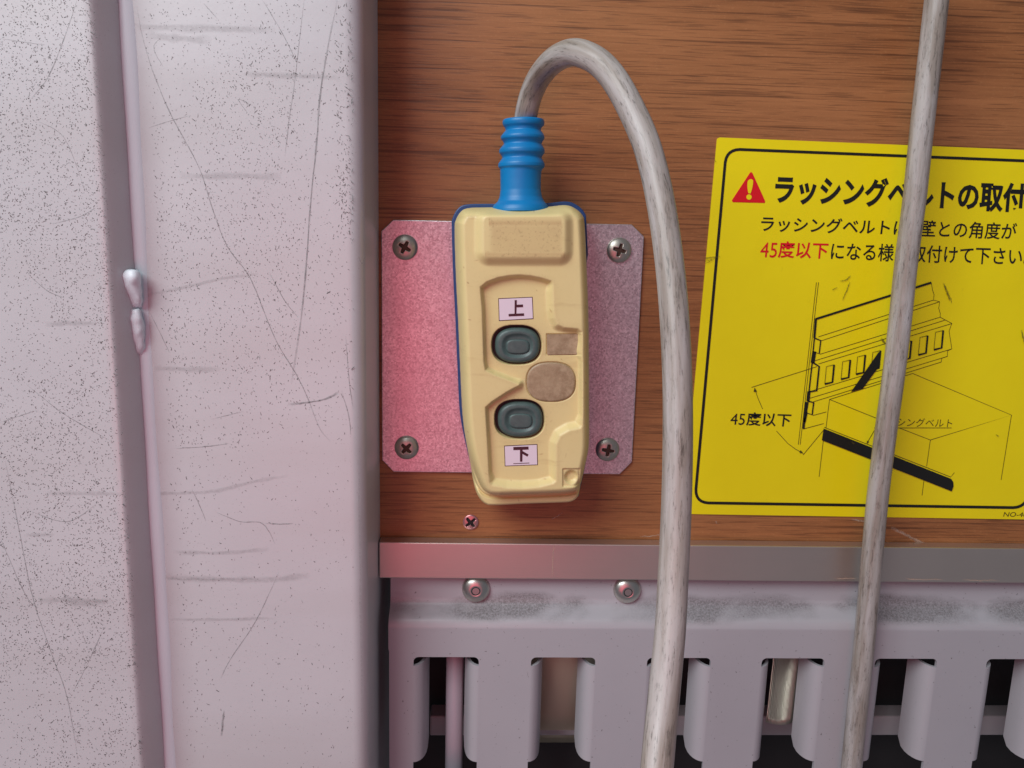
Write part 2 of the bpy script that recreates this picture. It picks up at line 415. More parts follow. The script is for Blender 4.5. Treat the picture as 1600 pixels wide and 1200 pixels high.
for poly, wd in [([(214, 10), (222, 55), (240, 115), (270, 185), (310, 260), (335, 335), (355, 385), (385, 425), (400, 455), (430, 530), (460, 580), (480, 620), (500, 670), (517, 690)], 1.9),
                 ([(527, 0), (513, 70), (500, 150), (495, 220), (485, 320), (478, 420), (470, 500), (455, 600)], 3.4),
                 ([(475, 0), (468, 60), (460, 130), (452, 185), (445, 245)], 1.7), ([(410, 0), (440, 50), (465, 100)], 1.5),
                 ([(318, 5), (340, 30)], 1.4), ([(450, 632), (480, 629), (510, 623), (530, 612)], 4.0),
                 ([(534, 612), (545, 650), (548, 680)], 2.0), ([(435, 895), (400, 970), (360, 1030), (345, 1060)], 1.6),
                 ([(275, 701), (320, 698), (358, 693)], 1.8), ([(337, 800), (375, 815), (410, 818), (430, 850)], 1.6),
                 ([(300, 765), (312, 790), (322, 815)], 1.6), ([(350, 1110), (348, 1130), (346, 1150)], 4.0),
                 ([(420, 425), (445, 470), (466, 496)], 1.4), ([(330, 655), (380, 643)], 1.3), ([(395, 165), (372, 155), (390, 180)], 1.2),
                 ([(235, 490), (250, 520), (265, 552)], 1.3), ([(415, 818), (440, 819), (458, 818)], 2.4), ([(540, 525), (546, 600), (552, 640)], 1.6),
                 ([(560, 400), (566, 412), (570, 400)], 1.8), ([(255, 105), (240, 75), (250, 60)], 1.1), ([(232, 200), (262, 190), (295, 181)], 1.3)]:
    marks('scratch', poly, wd, dr, M_SCR, 0.15)
for poly, wd in [([(120, 0), (100, 60), (75, 120), (48, 155)], 2.0), ([(8, 720), (30, 830), (50, 930), (80, 1020), (105, 1090), (122, 1190)], 1.9),
                 ([(0, 840), (40, 930), (60, 950)], 1.5), ([(160, 985), (140, 1030), (115, 1080)], 1.6), ([(0, 660), (60, 640)], 1.6),
                 ([(45, 430), (75, 455), (100, 465)], 1.4), ([(80, 350), (120, 340), (150, 325)], 1.5), ([(50, 800), (105, 815), (150, 788)], 1.5),
                 ([(0, 60), (40, 66), (70, 70)], 1.3), ([(60, 190), (100, 215), (130, 290)], 1.2), ([(40, 600), (90, 640), (130, 665), (175, 690)], 1.3)]:
    marks('scratch', poly, wd, dl, M_SCR, 0.15)
for poly, wd in [([(240, 575), (290, 577), (345, 577)], 10), ([(255, 902), (330, 906), (430, 905), (485, 898)], 12), ([(265, 968), (340, 968), (430, 966)], 6),
                 ([(210, 42), (300, 44), (430, 46)], 14), ([(380, 116), (450, 118), (530, 121)], 11), ([(280, 275), (360, 275), (440, 275)], 13),
                 ([(228, 462), (290, 448), (350, 435), (405, 427)], 6), ([(246, 772), (258, 771), (330, 768), (400, 752), (450, 744)], 7), ([(270, 862), (340, 864), (420, 858)], 8),
                 ([(252, 902), (300, 905), (400, 904)], 5), ([(230, 55), (280, 60), (330, 62)], 16), ([(560, 700), (563, 900), (566, 1150)], 5)]:
    marks('smudge', poly, wd, dr + 0.00006, M_SMUDGE, 0.4)
for poly, wd in [([(70, 771), (130, 771), (193, 772)], 8), ([(60, 939), (110, 937), (175, 940)], 11), ([(70, 507), (110, 505), (150, 505)], 10), ([(40, 836), (60, 836), (85, 835)], 7),
                 ([(100, 940), (140, 943), (165, 940)], 14)]:
    marks('smudge', poly, wd, dl + 0.00006, M_SMUDGE, 0.4)
# chipped specks, too many to count
V = []; F = []; CA = []
def chip(px, py, d, L, W, a):
    o = len(V); ca, sa = math.cos(a), math.sin(a); bend = random.uniform(-0.5, 0.5)*L
    for u, v in ((-1, 0), (-0.3, -0.8), (0.5, -1), (1, 0), (0.4, 0.9), (-0.4, 0.7)):
        u *= L/2*random.uniform(.7, 1.2); v = v*W/2*random.uniform(.6, 1.3) + bend*(u/L)**2
        V.append(P(px + ca*u - sa*v, py + sa*u + ca*v, d))
    F.append(tuple(range(o, o+6))); CA.extend([random.uniform(0.35, 1.0)]*6)
rnd = random.Random(3)
clump = [(rnd.uniform(-20, 560), rnd.uniform(-20, 1220), rnd.uniform(15, 60)) for _ in range(90)]
cnt = 0
while cnt < 14000:
    px, py = rnd.uniform(-30, 552), rnd.uniform(-20, 1220)
    edge_l = 150 + py*0.066; edge_r = 214 + py*0.057
    if edge_l - 3 < px < edge_r + 10: continue
    den = 0.85 if px < edge_l else (0.42*max(0.12, 1 - py/1500) if px < 470 else 0.16)
    if px > edge_r and px < edge_r + 50: den = max(den, 0.33)
    if px > 520 and py < 380 and abs(px - 538 - py*0.01) < 14: den = 1.0
    if px > edge_r and py > 700: den *= 0.42
    if px < edge_l: den *= 0.55 + 0.45*math.sin(px*0.05+py*0.013)**2
    c_ = sum(math.exp(-((px-a)**2+(py-b)**2)/(2*s*s)) for a, b, s in clump)
    if rnd.random() > den*(0.35+0.8*min(c_, 1.3)): continue
    L = rnd.choice((1.4, 1.8, 2.3, 3.0, 4.2)); 
    if px > 520 and py < 380: L *= 1.5
    if L > 3 and rnd.random() < 0.1: L *= 1.8
    chip(px, py, (DL if px < edge_l else DR) + 0.00008, L, rnd.uniform(0.7, 1.5), rnd.uniform(0.3, 2.6) if px > edge_r else rnd.uniform(0, 3.14))
    cnt += 1
chips = mesh('paint_chips', V, F, M_CHIP, post, False, {'a': CA}); chips['kind'] = 'stuff'

# ------------------------------------------------------------------ aluminium edge trim
tr = box('edge_trim', XPOST + 0.0005, XR, -0.009, -0.0004, ztrim_b, ztrim_t, M_ALU, None, 0.0006)
tag(tr, 'flat brushed aluminium edge strip along the bottom of the plywood wall', 'trim')

# ------------------------------------------------------------------ lashing rail
DF = 0.0135
rail = thing('lashing_rail', (0.1, -0.01, ZB), 'grey painted slotted steel lashing rail below the aluminium strip', 'lashing rail')
x0 = P(607, 1050, DF).x
z_sl = P(800, 1027, DF).z
prof = [(-0.0008, ztrim_b + 0.004), (-0.0015, ztrim_b - 0.004)]
za = P(800, 940, 0.003).z; zb = P(800, 978, DF).z
prof = [(-0.0022, ztrim_b + 0.006), (-0.0022, za + 0.002), (-0.0026, za + 0.0004), (-0.0042, za - 0.0022), (-0.0108, zb + 0.0035), (-0.0126, zb + 0.0012), (-DF, zb - 0.0012), (-DF, z_sl + 0.004)]
prof = [tuple(p) for p in catmull(prof[1:-1], 4)]
prof = [(-0.0022, ztrim_b + 0.006)] + prof + [(-DF, zb - 0.0022), (-DF, z_sl + 0.0080), (-DF, z_sl + 0.0041)]
V = []; F = []
nx = 2
for x in (x0, XR):
    for y, z in prof: V.append((x, y, z))
n = len(prof)
for k in range(n-1): F.append((k, k+1, n+k+1, n+k))
o = mesh('rail_flange', V, F, M_RAIL, rail, True); s = o.modifiers.new('s', 'SOLIDIFY'); s.thickness = 0.0018; s.offset = -1; s.use_rim = False
# slotted face
xl = P(646, 1040, DF).x; pitch = (P(1541, 1040, DF).x - xl)/5; sw = P(748, 1040, DF).x - xl
z_ft = z_sl + 0.0041; z_hb = z_sl - 0.078; z_fb = z_hb - 0.035
c = bpy.data.curves.new('f', 'CURVE'); c.dimensions = '2D'; c.fill_mode = 'BOTH'; c.extrude = 0.001
def spl(pts):
    s = c.splines.new('POLY'); s.points.add(len(pts)-1)
    for p, q in zip(s.points, pts): p.co = (q[0], q[1], 0, 1)
    s.use_cyclic_u = True
spl([(x0+.0004, z_ft), (XR, z_ft), (XR, z_fb), (x0+.0004, z_fb)])
slots = []
k = 0
while xl + k*pitch + sw < XR - 0.01:
    a = xl + k*pitch; b = a + sw; slots.append((a, b)); k += 1
    r = 0.0030; pts = []
    for cx, cz, a0 in ((b-r, z_sl-r, 0), (a+r, z_sl-r, 90), (a+r, z_hb+r, 180), (b-r, z_hb+r, 270)):
        for j in range(6):
            th = math.radians(a0 + 90*j/5); pts.append((cx + r*math.cos(th), cz + r*math.sin(th)))
    spl(pts)
co_ = bpy.data.objects.new('f', c); COL.objects.link(co_)
dg = bpy.context.evaluated_depsgraph_get(); dg.update()
m = bpy.data.meshes.new_from_object(co_.evaluated_get(dg)); bpy.data.objects.remove(co_)
for v in m.vertices: v.co = Vector((v.co.x, -DF + 0.001 - v.co.z, v.co.y))
o = bpy.data.objects.new('rail_face', m); COL.objects.link(o); m.materials.clear(); m.materials.append(M_RAIL); setparent(o, rail)
m.polygons.foreach_set('material_index', [0]*len(m.polygons))
tp = [(0.0, 0.0), (0.0010, 0.00012), (0.0024, 0.0007), (0.0040, 0.0019), (0.0053, 0.0036), (0.0064, 0.0060), (0.0072, 0.0090), (0.0078, 0.0125), (0.0082, 0.016)]
def tabmesh(sgn):
    zt = -0.0044; zb_ = -0.0675; V = []; F = []; rows = 16
    arc = [0]
    for i in range(1, len(tp)): arc.append(arc[-1] + math.dist(tp[i], tp[i-1]))
    for i in range(rows+1):
        for j, (x, y) in enumerate(tp):
            u = arc[j]/arc[-1]; cr = 0.006*(1-math.sqrt(max(0, 1-max(0, (u-0.55)/0.45)**2)))
            z0_, z1_ = zt - cr*0.5 - 0.0012*(1-u), zb_ + cr
            f = i/rows; V.append((sgn*x, y, z0_ + (z1_-z0_)*f))
    n = len(tp)
    for i in range(rows):
        for j in range(n-1):
            q = (i*n+j, i*n+j+1, (i+1)*n+j+1, (i+1)*n+j); F.append(q if sgn > 0 else q[::-1])
    m = bpy.data.meshes.new('slot_flange'); m.from_pydata(V, [], F); m.polygons.foreach_set('use_smooth', [True]*len(m.polygons))
    m.materials.append(M_RAIL); return m
tm = {1: tabmesh(1), -1: tabmesh(-1)}
for a, b in slots:
    for sgn, x in ((1, a), (-1, b)):
        o = bpy.data.objects.new('slot_flange', tm[sgn]); COL.objects.link(o); setparent(o, rail)
        o.location = (x, -DF, z_sl)
        s = o.modifiers.new('s', 'SOLIDIFY'); s.thickness = 0.0018; s.offset = 1; e_ = o.modifiers.new('e', 'EDGE_SPLIT'); e_.split_angle = math.radians(55)
def lathe(name, prof, mat, n=36, smooth=True):       # profile (radius, toward-camera height), axis -Y
    V = []; F = []
    for r, h in prof:
        for k in range(n):
            a = 2*math.pi*k/n; V.append((r*math.cos(a), -h, r*math.sin(a)))
    for i in range(len(prof)-1):
        for k in range(n): F.append((i*n+k, (i+1)*n+k, (i+1)*n+(k+1) % n, i*n+(k+1) % n))
    F.append(tuple((len(prof)-1)*n+k for k in range(n))[::-1])
    m = bpy.data.meshes.new(name); m.from_pydata(V, [], F); 
    if smooth: m.polygons.foreach_set('use_smooth', [True]*(len(m.polygons)-1)+[False])
    m.materials.append(mat); return m
def domeprof(R, H, n=12, r_in=0.0, dep=0.0, rim=0.0006):
    p = [(R, 0), (R, rim)]
    for i in range(1, n+1):
        a = math.pi/2*i/n; r = R*math.cos(a)
        if r <= r_in: break
        p.append((r, rim + (H-rim)*math.sin(a)))
    return p
bh = domeprof(0.0081, 0.0048, 14, 0.0028); top = bh[-1][1]
bh += [(0.0027, top), (0.0024, top-0.0003)]
boltm = lathe('bolt', bh, M_BOLT)
sockm = lathe('hex_socket', [(0.0027, 0.0), (0.0024, 0.0), (0.0017, -0.0004)], M_DARK, 24)
for px, py in [(743.5, 919), (979.5, 921)]:
    o = bpy.data.objects.new('bolt', boltm); COL.objects.link(o); setparent(o, rail); o.location = P(px, py, 0.0024)
    s_ = bpy.data.objects.new('hex_socket', sockm); COL.objects.link(s_); s_.parent = o; s_.location = (0, -top+0.0001, 0)

# things seen through the slots
o = box('inner_bar', x0+0.02, XR, 0.052, 0.066, P(1500, 1152, -0.05).z, P(1500, 1122, -0.05).z, M_INTBAR, None, 0.001)
tag(o, 'horizontal grey bar inside the cavity behind the rail slots', 'bar')
xt = P(710, 1100, -0.012).x
o = tube('inner_upright', [(xt, 0.016, ZB), (xt, 0.016, -0.34), (xt, 0.016, ztrim_b)], [0.0055]*3, M_INTTUBE, None, 20)
tag(o, 'pale lilac vertical tube behind the rail slot beside the post', 'tube')
xq0, xq1 = P(838, 1100, -0.03).x, P(926, 1100, -0.03).x
V = []; F = []
for i in range(21):
    u = i/20; z = ztrim_b - 0.002 + (P(880, 1190, -0.04).z - ztrim_b)*u
    y = 0.0045 + 0.050*max(0, u-0.30)**1.2*1.8
    V += [(xq0-0.006, y, z), (xq1+0.006, y, z)]
for i in range(20): F.append((2*i, 2*i+1, 2*i+3, 2*i+2))
o = mesh('inner_plate', V, F, M_INTPL, None, True); s = o.modifiers.new('s', 'SOLIDIFY'); s.thickness = 0.0015; s.offset = 1
tag(o, 'tan metal plate inside the cavity behind a rail slot', 'metal plate')
xq0, xq1 = P(1207, 1080, -0.003).x, P(1252, 1080, -0.003).x
V = []; F = []
for i in range(25):
    z = ztrim_b - 0.001 + (P(1230, 1132, -0.005).z - ztrim_b)*i/24
    for j in range(7):
        u = j/6; V.append((xq0+(xq1-xq0)*u, 0.006 - 0.003*math.sin(math.pi*u) + 0.003*(i/24)**2, z))
for i in range(24):
    for j in range(6): F.append((i*7+j, i*7+j+1, i*7+8+j, i*7+7+j))
o = mesh('foil_strip', V, F, M_FOIL, None, True); s = o.modifiers.new('s', 'SOLIDIFY'); s.thickness = 0.001; s.offset = 1
tag(o, 'shiny crinkled metal strip glinting behind a rail slot', 'metal strip')

# ------------------------------------------------------------------ mounting plate
plate = thing('mounting_plate', P(800, 740, 0), 'galvanised steel mounting plate with clipped corners behind the push button control', 'plate')
solid('plate_sheet', [(614.4, 343.4), (987, 350.8), (1006.3, 369.5), (987.5, 722), (968, 741.3), (615, 737.5), (597, 719), (595.7, 361)], 0.0, 0.0022, M_GALV, plate, 0.0004)
def screw_mesh(name, R, H, Lc, W, mat, rec):      # pan head with a real cross recess
    n, m_ = 72, 34; V = []; F = []; mi = []
    def hh(r, a):
        h_ = 0.0006 + (H-0.0006)*math.sqrt(max(0, 1-(r/R)**2))
        x, z = abs(r*math.cos(a)), abs(r*math.sin(a)); e = min(max(x/Lc, z/(W*(1.25-0.45*x/Lc))), max(z/Lc, x/(W*(1.25-0.45*z/Lc))))
        return h_ - 0.0011*max(0, min(1, (1.12-e)*4)), e < 1.08
    for i in range(m_+1):
        r = R*(1-(i/m_))**0.9 if i < m_ else 0
        for k in range(n):
            a = 2*math.pi*k/n; h_, c_ = hh(r, a)
            if i == 0: h_ = 0.0004
            V.append((r*math.cos(a), -h_, r*math.sin(a))); mi.append(c_)
    V += [(R*math.cos(2*math.pi*k/n), 0, R*math.sin(2*math.pi*k/n)) for k in range(n)]
    b0 = (m_+1)*n
    FM = []
    for k in range(n): F.append((b0+k, k, (k+1) % n, b0+(k+1) % n)); FM.append(0)
    for i in range(m_):
        for k in range(n):
            q = (i*n+k, (i+1)*n+k, (i+1)*n+(k+1) % n, i*n+(k+1) % n); F.append(q); FM.append(1 if sum(mi[v] for v in q) >= 3 else 0)
    m = bpy.data.meshes.new(name); m.from_pydata(V, [], F); m.polygons.foreach_set('use_smooth', [True]*len(m.polygons))
    m.materials.append(mat); m.materials.append(rec); m.polygons.foreach_set('material_index', FM)
    return m
scm = screw_mesh('screw', 0.0068, 0.0034, 0.0033, 0.0009, M_SCREW, M_RUST)
def add_screw(px, py, d, rot, parent, sm):
    o = bpy.data.objects.new('screw', sm); COL.objects.link(o)
    if parent: setparent(o, parent)
    o.location = P(px, py, d); o.rotation_euler = (0, rot, 0)
    return o
for px, py, r in [(633, 386.5, 0.5), (967, 391, 0.25), (635.5, 699, 0.75), (949, 702, 0.15)]:
    add_screw(px, py, 0.0021, r, plate, scm)
wsm = screw_mesh('screw_head', 0.0046, 0.0016, 0.0032, 0.0008, M_PINKSCREW, M_DARK)
ws = add_screw(735.5, 815.5, -0.0001, 0.85, None, wsm)
ws.name = 'wood_screw'; tag(ws, 'small cross head screw sunk in the plywood below the control', 'screw')

# ------------------------------------------------------------------ push button pendant
pend = thing('pendant_control', P(825, 790, 0.02), 'cream yellow two button hand control with blue cable boot and grey cable', 'hand control')
S_ = [(709, 360), (711, 343), (720, 328.5), (733, 323.5), (760, 322.5), (800, 322.5), (855, 321.5), (886, 319), (902, 325), (912.5, 335.5), (916, 350),
      (919, 412), (922, 490), (922.7, 557), (923, 640), (923, 690), (919.8, 721), (909.5, 768), (905.5, 781), (893.5, 789), (872, 790.8), (820, 792.5),
      (772, 795), (757, 792.5), (747, 783), (740.5, 767), (734, 732), (726.5, 690), (721.5, 650), (718, 580), (714.5, 500), (711, 430)]
S = [tuple(p) for p in catmull(S_, 5, True)]
B_ = [(709, 360), (711, 343), (720, 328.5), (733, 323.5), (760, 322.5), (800, 322.5), (855, 321.5), (886, 319), (902, 325), (912.5, 335.5), (916, 350),
      (919, 412), (922, 490), (922.7, 557), (923, 640), (923, 690), (919, 718), (911, 748), (904, 763), (888, 769.5), (850, 772), (800, 773.5),
      (772, 774), (757, 769), (746, 755), (734, 722), (726.5, 690), (721.5, 650), (718, 580), (714.5, 500), (711, 430)]
Bp = [tuple(p) for p in catmull(B_, 5, True)]
REC = [(749, 446), (760, 437), (778, 430.5), (795, 427.5), (811, 426.5), (828, 428), (845, 431.5), (860, 436.5), (862, 442), (863.5, 482), (865.5, 493), (869.5, 502), (878, 506.5), (900, 508.5),
       (906.5, 514), (907, 590), (907, 658), (903, 663), (886, 666.5), (873, 674), (867.5, 686), (867.5, 742), (862, 747), (840, 752.5), (815, 754.5), (790, 753.5), (767, 749.5), (763, 745),
       (760.5, 690), (758, 650), (757, 629), (767, 620), (790, 605), (808, 595.3), (790, 588), (770, 580.5), (757, 574), (754.5, 560), (752, 480)]
STEP = 0.95
gx = np.arange(704, 928.1, STEP); gy = np.arange(314, 800.1, STEP)
X, Y = np.meshgrid(gx, gy)
sS = sdf(S, X, Y)
# pull the cells just outside onto the outline so the edge is clean
gyy, gxx = np.gradient(sS, STEP)
gl = np.sqrt(gxx**2+gyy**2)+1e-6
out = (sS < 0)
Xn = np.where(out, X - gxx/gl*sS, X); Yn = np.where(out, Y - gyy/gl*sS, Y)
keep = sS > -1.6
X, Y = Xn, Yn; sS = sdf(S, X, Y); sS = np.maximum(sS, 0)
sB = sdf(Bp, X, Y); sR = sdf(REC, X, Y)
def rnd_prof(s, R, H):
    q = np.clip(s, 0, R); return H*np.sqrt(np.clip(1-(1-q/R)**2, 0, 1))
D0, HF = 0.021, 0.0235
hbody = rnd_prof(sB, 19, HF)
hbody = np.where(sB > 0, hbody, 0)
led = rnd_prof(sS, 9, 0.0125)
gro = np.exp(-((-sB-3.0)/1.8)**2)*(sB < 0)*0.0016
h = np.maximum(hbody, led - gro)
# soft ridge inside the side edges
def rrect(cx, cy, hx, hy, r):
    qx = np.abs(X-cx)-hx+r; qy = np.abs(Y-cy)-hy+r
    return -(np.sqrt(np.maximum(qx, 0)**2+np.maximum(qy, 0)**2)+np.minimum(np.maximum(qx, qy), 0)-r)
pad = rrect(816.5, 370, 76.5, 46, 24)
flatm = sst(2, 16, sB)
h += 0.0034*sst(0, 17, pad)*flatm
mx = lambda a, b, f: a*(1-f) + b*f
wR = mx(7.0, 13.0, sst(800, 830, X)); wR = mx(wR, 12.0, sst(728, 742, Y))
wR = mx(wR, 9.0, 1-sst(440, 456, Y)); wR = mx(wR, 7.0, sst(876, 888, X)*sst(545, 560, Y)*(1-sst(640, 655, Y)))
wR = mx(wR, 10.0, sst(866, 876, X)*(1-sst(530, 545, Y)))
RD = 0.0038
h -= RD*sst(0, 1, sR/wR)
def sell(cx, cy, a, b, e=2.5): return 1-(np.abs((X-cx)/a)**e+np.abs((Y-cy)/b)**e)**(1/e)
for cx, cy in ((806.3, 536), (810.6, 650)):
    h -= 0.0040*sst(-0.02, 0.04, sell(cx, cy, 38.5, 30.5))
h -= 0.0008*sst(-0.02, 0.03, sell(859, 592.7, 38.5, 31))
sq = rrect(889, 736.5, 13.5, 14, 1.5); h -= 0.0009*sst(-0.5, 1.0, sq)
h -= 0.0022*sst(0, 7, 12.2-np.hypot(X-889.3, Y-736.3))*(sq > 0)
h -= 0.0007*sst(-0.5, 1.0, rrect(878, 535, 26.5, 16.5, 1.5))
grime = 0.42*sst(2, 14, rrect(820, 374, 61, 30, 8))
grime = np.maximum(grime, 0.12*np.exp(-((sR+1)/4)**2)); grime = np.maximum(grime, 0.5*np.exp(-((Y-766)/6)**2)*(X > 780)*(X < 900))
grime = np.maximum(grime, 0.6*np.exp(-((Y-350)/5)**2)*(np.abs(X-818) < 55)); grime = np.maximum(grime, 0.6*np.exp(-((Y-397)/4)**2)*(np.abs(X-818) < 60))
for cx, cy in ((806.3, 536), (810.6, 650)):
    e_ = sell(cx, cy, 38.5, 30.5); grime = np.maximum(grime, 0.38*np.exp(-np.maximum(-e_, 0)/0.16))
e_ = sell(859, 592.7, 38.5, 31); grime = np.maximum(grime, 0.25*np.exp(-np.maximum(-e_, 0)/0.12))
rs = np.random.RandomState(5)
for _ in range(34):                 # small scuffs and nicks
    cx, cy, a_, L_ = rs.uniform(715, 918), rs.uniform(330, 790), rs.uniform(0, 3.14), rs.uniform(0.8, 3.0)
    u_ = (X-cx)*math.cos(a_)+(Y-cy)*math.sin(a_); v_ = -(X-cx)*math.sin(a_)+(Y-cy)*math.cos(a_)
    grime = np.maximum(grime, rs.uniform(0.3, 1.1)*np.exp(-(u_/L_)**2-(v_/0.8)**2))
idx = -np.ones(X.shape, int); V = []; A = []
DREF = D0 + 0.012
for i in range(X.shape[0]):
    for j in range(X.shape[1]):
        if keep[i, j]:
            idx[i, j] = len(V); p = P(X[i, j], Y[i, j], DREF); V.append((p.x, -(D0 + h[i, j]), p.z)); A.append(grime[i, j])
F = []
for i in range(X.shape[0]-1):
    for j in range(X.shape[1]-1):
        q = (idx[i, j], idx[i+1, j], idx[i+1, j+1], idx[i, j+1])
        if min(q) >= 0: F.append(q)
mesh('front_cover', V, F, M_CREAM, pend, True, {'grime': A})
# blue rear shell
Sa = np.array(S); cen = Sa.mean(0); sh = []
for i in range(len(Sa)):
    tx, ty = Sa[(i+1) % len(Sa)] - Sa[i-1]; L = math.hypot(tx, ty); nx, ny = ty/L, -tx/L
    fade = 1.0 if Sa[i][1] < 640 else max(-0.8, 1-(Sa[i][1]-640)/60)
    off = 3.2*max(0, -nx)*fade + 4.2*max(0, -ny) - 5*max(0, ny) + 0.3*max(0, nx) - (3*max(0, nx) if Sa[i][1] > 400 else 0)
    sh.append((Sa[i][0]+nx*off, Sa[i][1]+ny*off))
solid('rear_shell', sh, 0.0022, 0.0215, M_SHELL, pend, 0.0006)
DFL = D0 + HF - RD                     # recessed floor
def oval(name, cx, cy, a, b, prof, d, mat, parent, e=2.5, n=56):
    V = []; F = []
    for s, hh in prof:
        for k in range(n):
            th = 2*math.pi*k/n; cc, ss = math.cos(th), math.sin(th)
            rr = (abs(cc)**e+abs(ss)**e)**(-1/e); p = P(cx+a*s*rr*cc, cy+b*s*rr*ss, DREF); V.append((p.x, -(d+hh), p.z))
    for i in range(len(prof)-1):
        for k in range(n): F.append((i*n+k, (i+1)*n+k, (i+1)*n+(k+1) % n, i*n+(k+1) % n))
    F.append(tuple((len(prof)-1)*n+k for k in range(n))[::-1])
    F = [f[::-1] for f in F]
    o = mesh(name, V, F, mat, parent, True); return o
for cx, cy in ((806.3, 536), (810.6, 650)):
    oval('button_well', cx, cy, 38, 30, [(1.0, -0.0034), (0.5, -0.0034)], DFL, M_BLACK, pend)
    b = oval('push_button', cx+1.3, cy+0.8, 34.5, 27, [(1.0, -0.0036), (1.0, -0.0016), (0.98, -0.0006), (0.93, 0.0002), (0.85, 0.0006), (0.72, 0.0008), (0.66, 0.0006), (0.60, -0.0001), (0.45, -0.0004), (0.2, -0.0004)], DFL, M_BTN, pend)
    oval('button_pad', cx+1.6, cy+2.5, 18, 11, [(1.0, -0.0006), (1.0, 0.0000), (0.94, 0.0004), (0.80, 0.0005), (0.4, 0.0005)], DFL, M_BTN, b, 3.2, 40)
oval('round_blank', 859, 592.7, 37.4, 30, [(1.0, -0.0008), (1.0, -0.0001), (0.97, 0.0003), (0.90, 0.0004), (0.5, 0.0004)], DFL, M_TAUPE, pend)
def onfloor(x, y, dd):               # pixel on pendant plane
    p = P(x, y, DREF); return (p.x, -dd, p.z)
def slab(name, poly, d0, d1, mat, parent):
    n = len(poly); V = [onfloor(x, y, d1) for x, y in poly] + [onfloor(x, y, d0) for x, y in poly]
    F = [tuple(range(n))[::-1]] + [(i, (i+1) % n, n+(i+1) % n, n+i) for i in range(n)]
    return mesh(name, V, F, mat, parent)
slab('square_blank', [(852.5, 519.8), (903.5, 519), (904, 550), (853.2, 550.8)], DFL-0.0008, DFL+0.0003, M_TAUPE, pend)
l1 = slab('label_window', [(779, 465.5), (829.6, 463.3), (831, 495), (780, 498)], DFL-0.0002, DFL+0.0004, M_LABEL, pend)
l2 = slab('label_window', [(788, 691.4), (837, 689), (837.7, 719), (789, 720.8)], DFL-0.0002, DFL+0.0004, M_LABEL, pend)
l1['label'] = 'small white window with the black up character'; l2['label'] = 'small white window with the black down character'
Z4 = lambda x, y: (680+x/5.714, 290+y/5.714); Z6 = lambda x, y: (680+x/5.714, 620+y/5.714)
def glyph(name, polys, zf, parent):
    V = []; F = []
    for q in polys:
        o = len(V); V += [onfloor(*zf(x, y), DFL+0.00055) for x, y in q]; F.append(tuple(range(o, o+len(q)))[::-1])
    return mesh(name, V, F, M_INK, parent)
glyph('up_character', [[(703, 1012), (722, 1012), (718, 1132), (702, 1132)], [(720, 1052), (776, 1050), (776, 1073), (719, 1075)], [(650, 1133), (785, 1127), (786, 1149), (651, 1154)]], Z4, l1)
glyph('down_character', [[(692, 412), (824, 408), (825, 434), (692, 439)], [(750, 437), (772, 437), (770, 540), (750, 540)], [(772, 447), (825, 477), (814, 496), (768, 470)], [(692, 555), (832, 549), (832, 554), (692, 560)]], Z6, l2)
for nm, q, par in (('label_frame', [(778, 464.4), (830.6, 462.2), (832, 496.2), (779, 499.2)], l1), ('label_frame', [(787, 690.3), (838, 687.9), (838.8, 720.1), (788, 722)], l2)):
    V = [onfloor(x, y, DFL+0.0001) for x, y in q]; mesh(nm, V, [(3, 2, 1, 0)], M_INK, par)
# cable boot
prof = [(187, 787, 849), (188.5, 785.5, 850.3), (192, 785, 850.8), (196, 786, 850), (200, 789, 846), (204, 790, 845), (208, 786.5, 848), (213, 782.5, 850.8), (217, 782.5, 850.8), (221, 786, 848), (225, 787.5, 846),
        (229, 784, 848.5), (234, 780, 851), (239, 780, 851), (243, 783.5, 848), (247, 785, 846), (251, 782, 848.5), (256, 778.5, 851), (261, 778.5, 851), (264, 781.5, 848), (267, 781.5, 846), (280, 781.8, 845), (297, 782, 845), (308, 780.5, 847), (315, 777.5, 850.5), (321, 771, 855.5), (326, 768.5, 857.5), (331, 768, 858)]
DB = 0.029
ys = [p[0] for p in prof]; yy = np.linspace(187, 331, 110)
xl_ = np.interp(yy, ys, [p[1] for p in prof]); xr_ = np.interp(yy, ys, [p[2] for p in prof])
V = []; F = []; n = 40
V0 = []
for y, a, b in zip(yy, xl_, xr_):
    pa = P(a, y, DB); pb_ = P(b, y, DB); c_ = (pa+pb_)/2; r = (pb_-pa).length/2
    for k in range(n):
        th = 2*math.pi*k/n; V.append((c_.x+r*math.cos(th), c_.y-r*math.sin(th)*0.92, c_.z+(pb_.z-pa.z)/2*math.cos(th)))
for i in range(len(yy)-1):
    for k in range(n): F.append((i*n+k, (i+1)*n+k, (i+1)*n+(k+1) % n, i*n+(k+1) % n))
F.append(tuple(range(n))); F.append(tuple((len(yy)-1)*n+k for k in range(n))[::-1])
mesh('cable_boot', V, F, M_BLUE, pend, True)
# control cable
zst = (P(820, 187, DB)-CAM).dot(IMZ); dia = 35.5*zst/FPX
path = [(818.5, 215, 35.5), (821, 187, 35.5), (825, 165, 36), (832, 142, 36.5), (845, 117, 37.5), (866, 94, 39.5), (894, 82, 41), (922, 89, 42), (946, 107, 42.5), (970, 140, 43), (1000, 200, 43.5), (1018, 252, 44), (1033, 320, 44.5),
        (1046, 410, 45.2), (1054, 500, 46), (1058.5, 600, 46.5), (1059, 700, 47), (1056.5, 800, 47.3), (1051.5, 905, 47.8), (1047.5, 980, 48.4), (1040, 1060, 49.2), (1033, 1130, 50.2), (1026, 1205, 51.5), (1018, 1290, 53)]
pp = catmull([tuple(PZ(x, y, dia*FPX/w_)) for x, y, w_ in path], 8)
tube('cable', pp, [dia/2]*len(pp), M_CABLE, pend, 28)
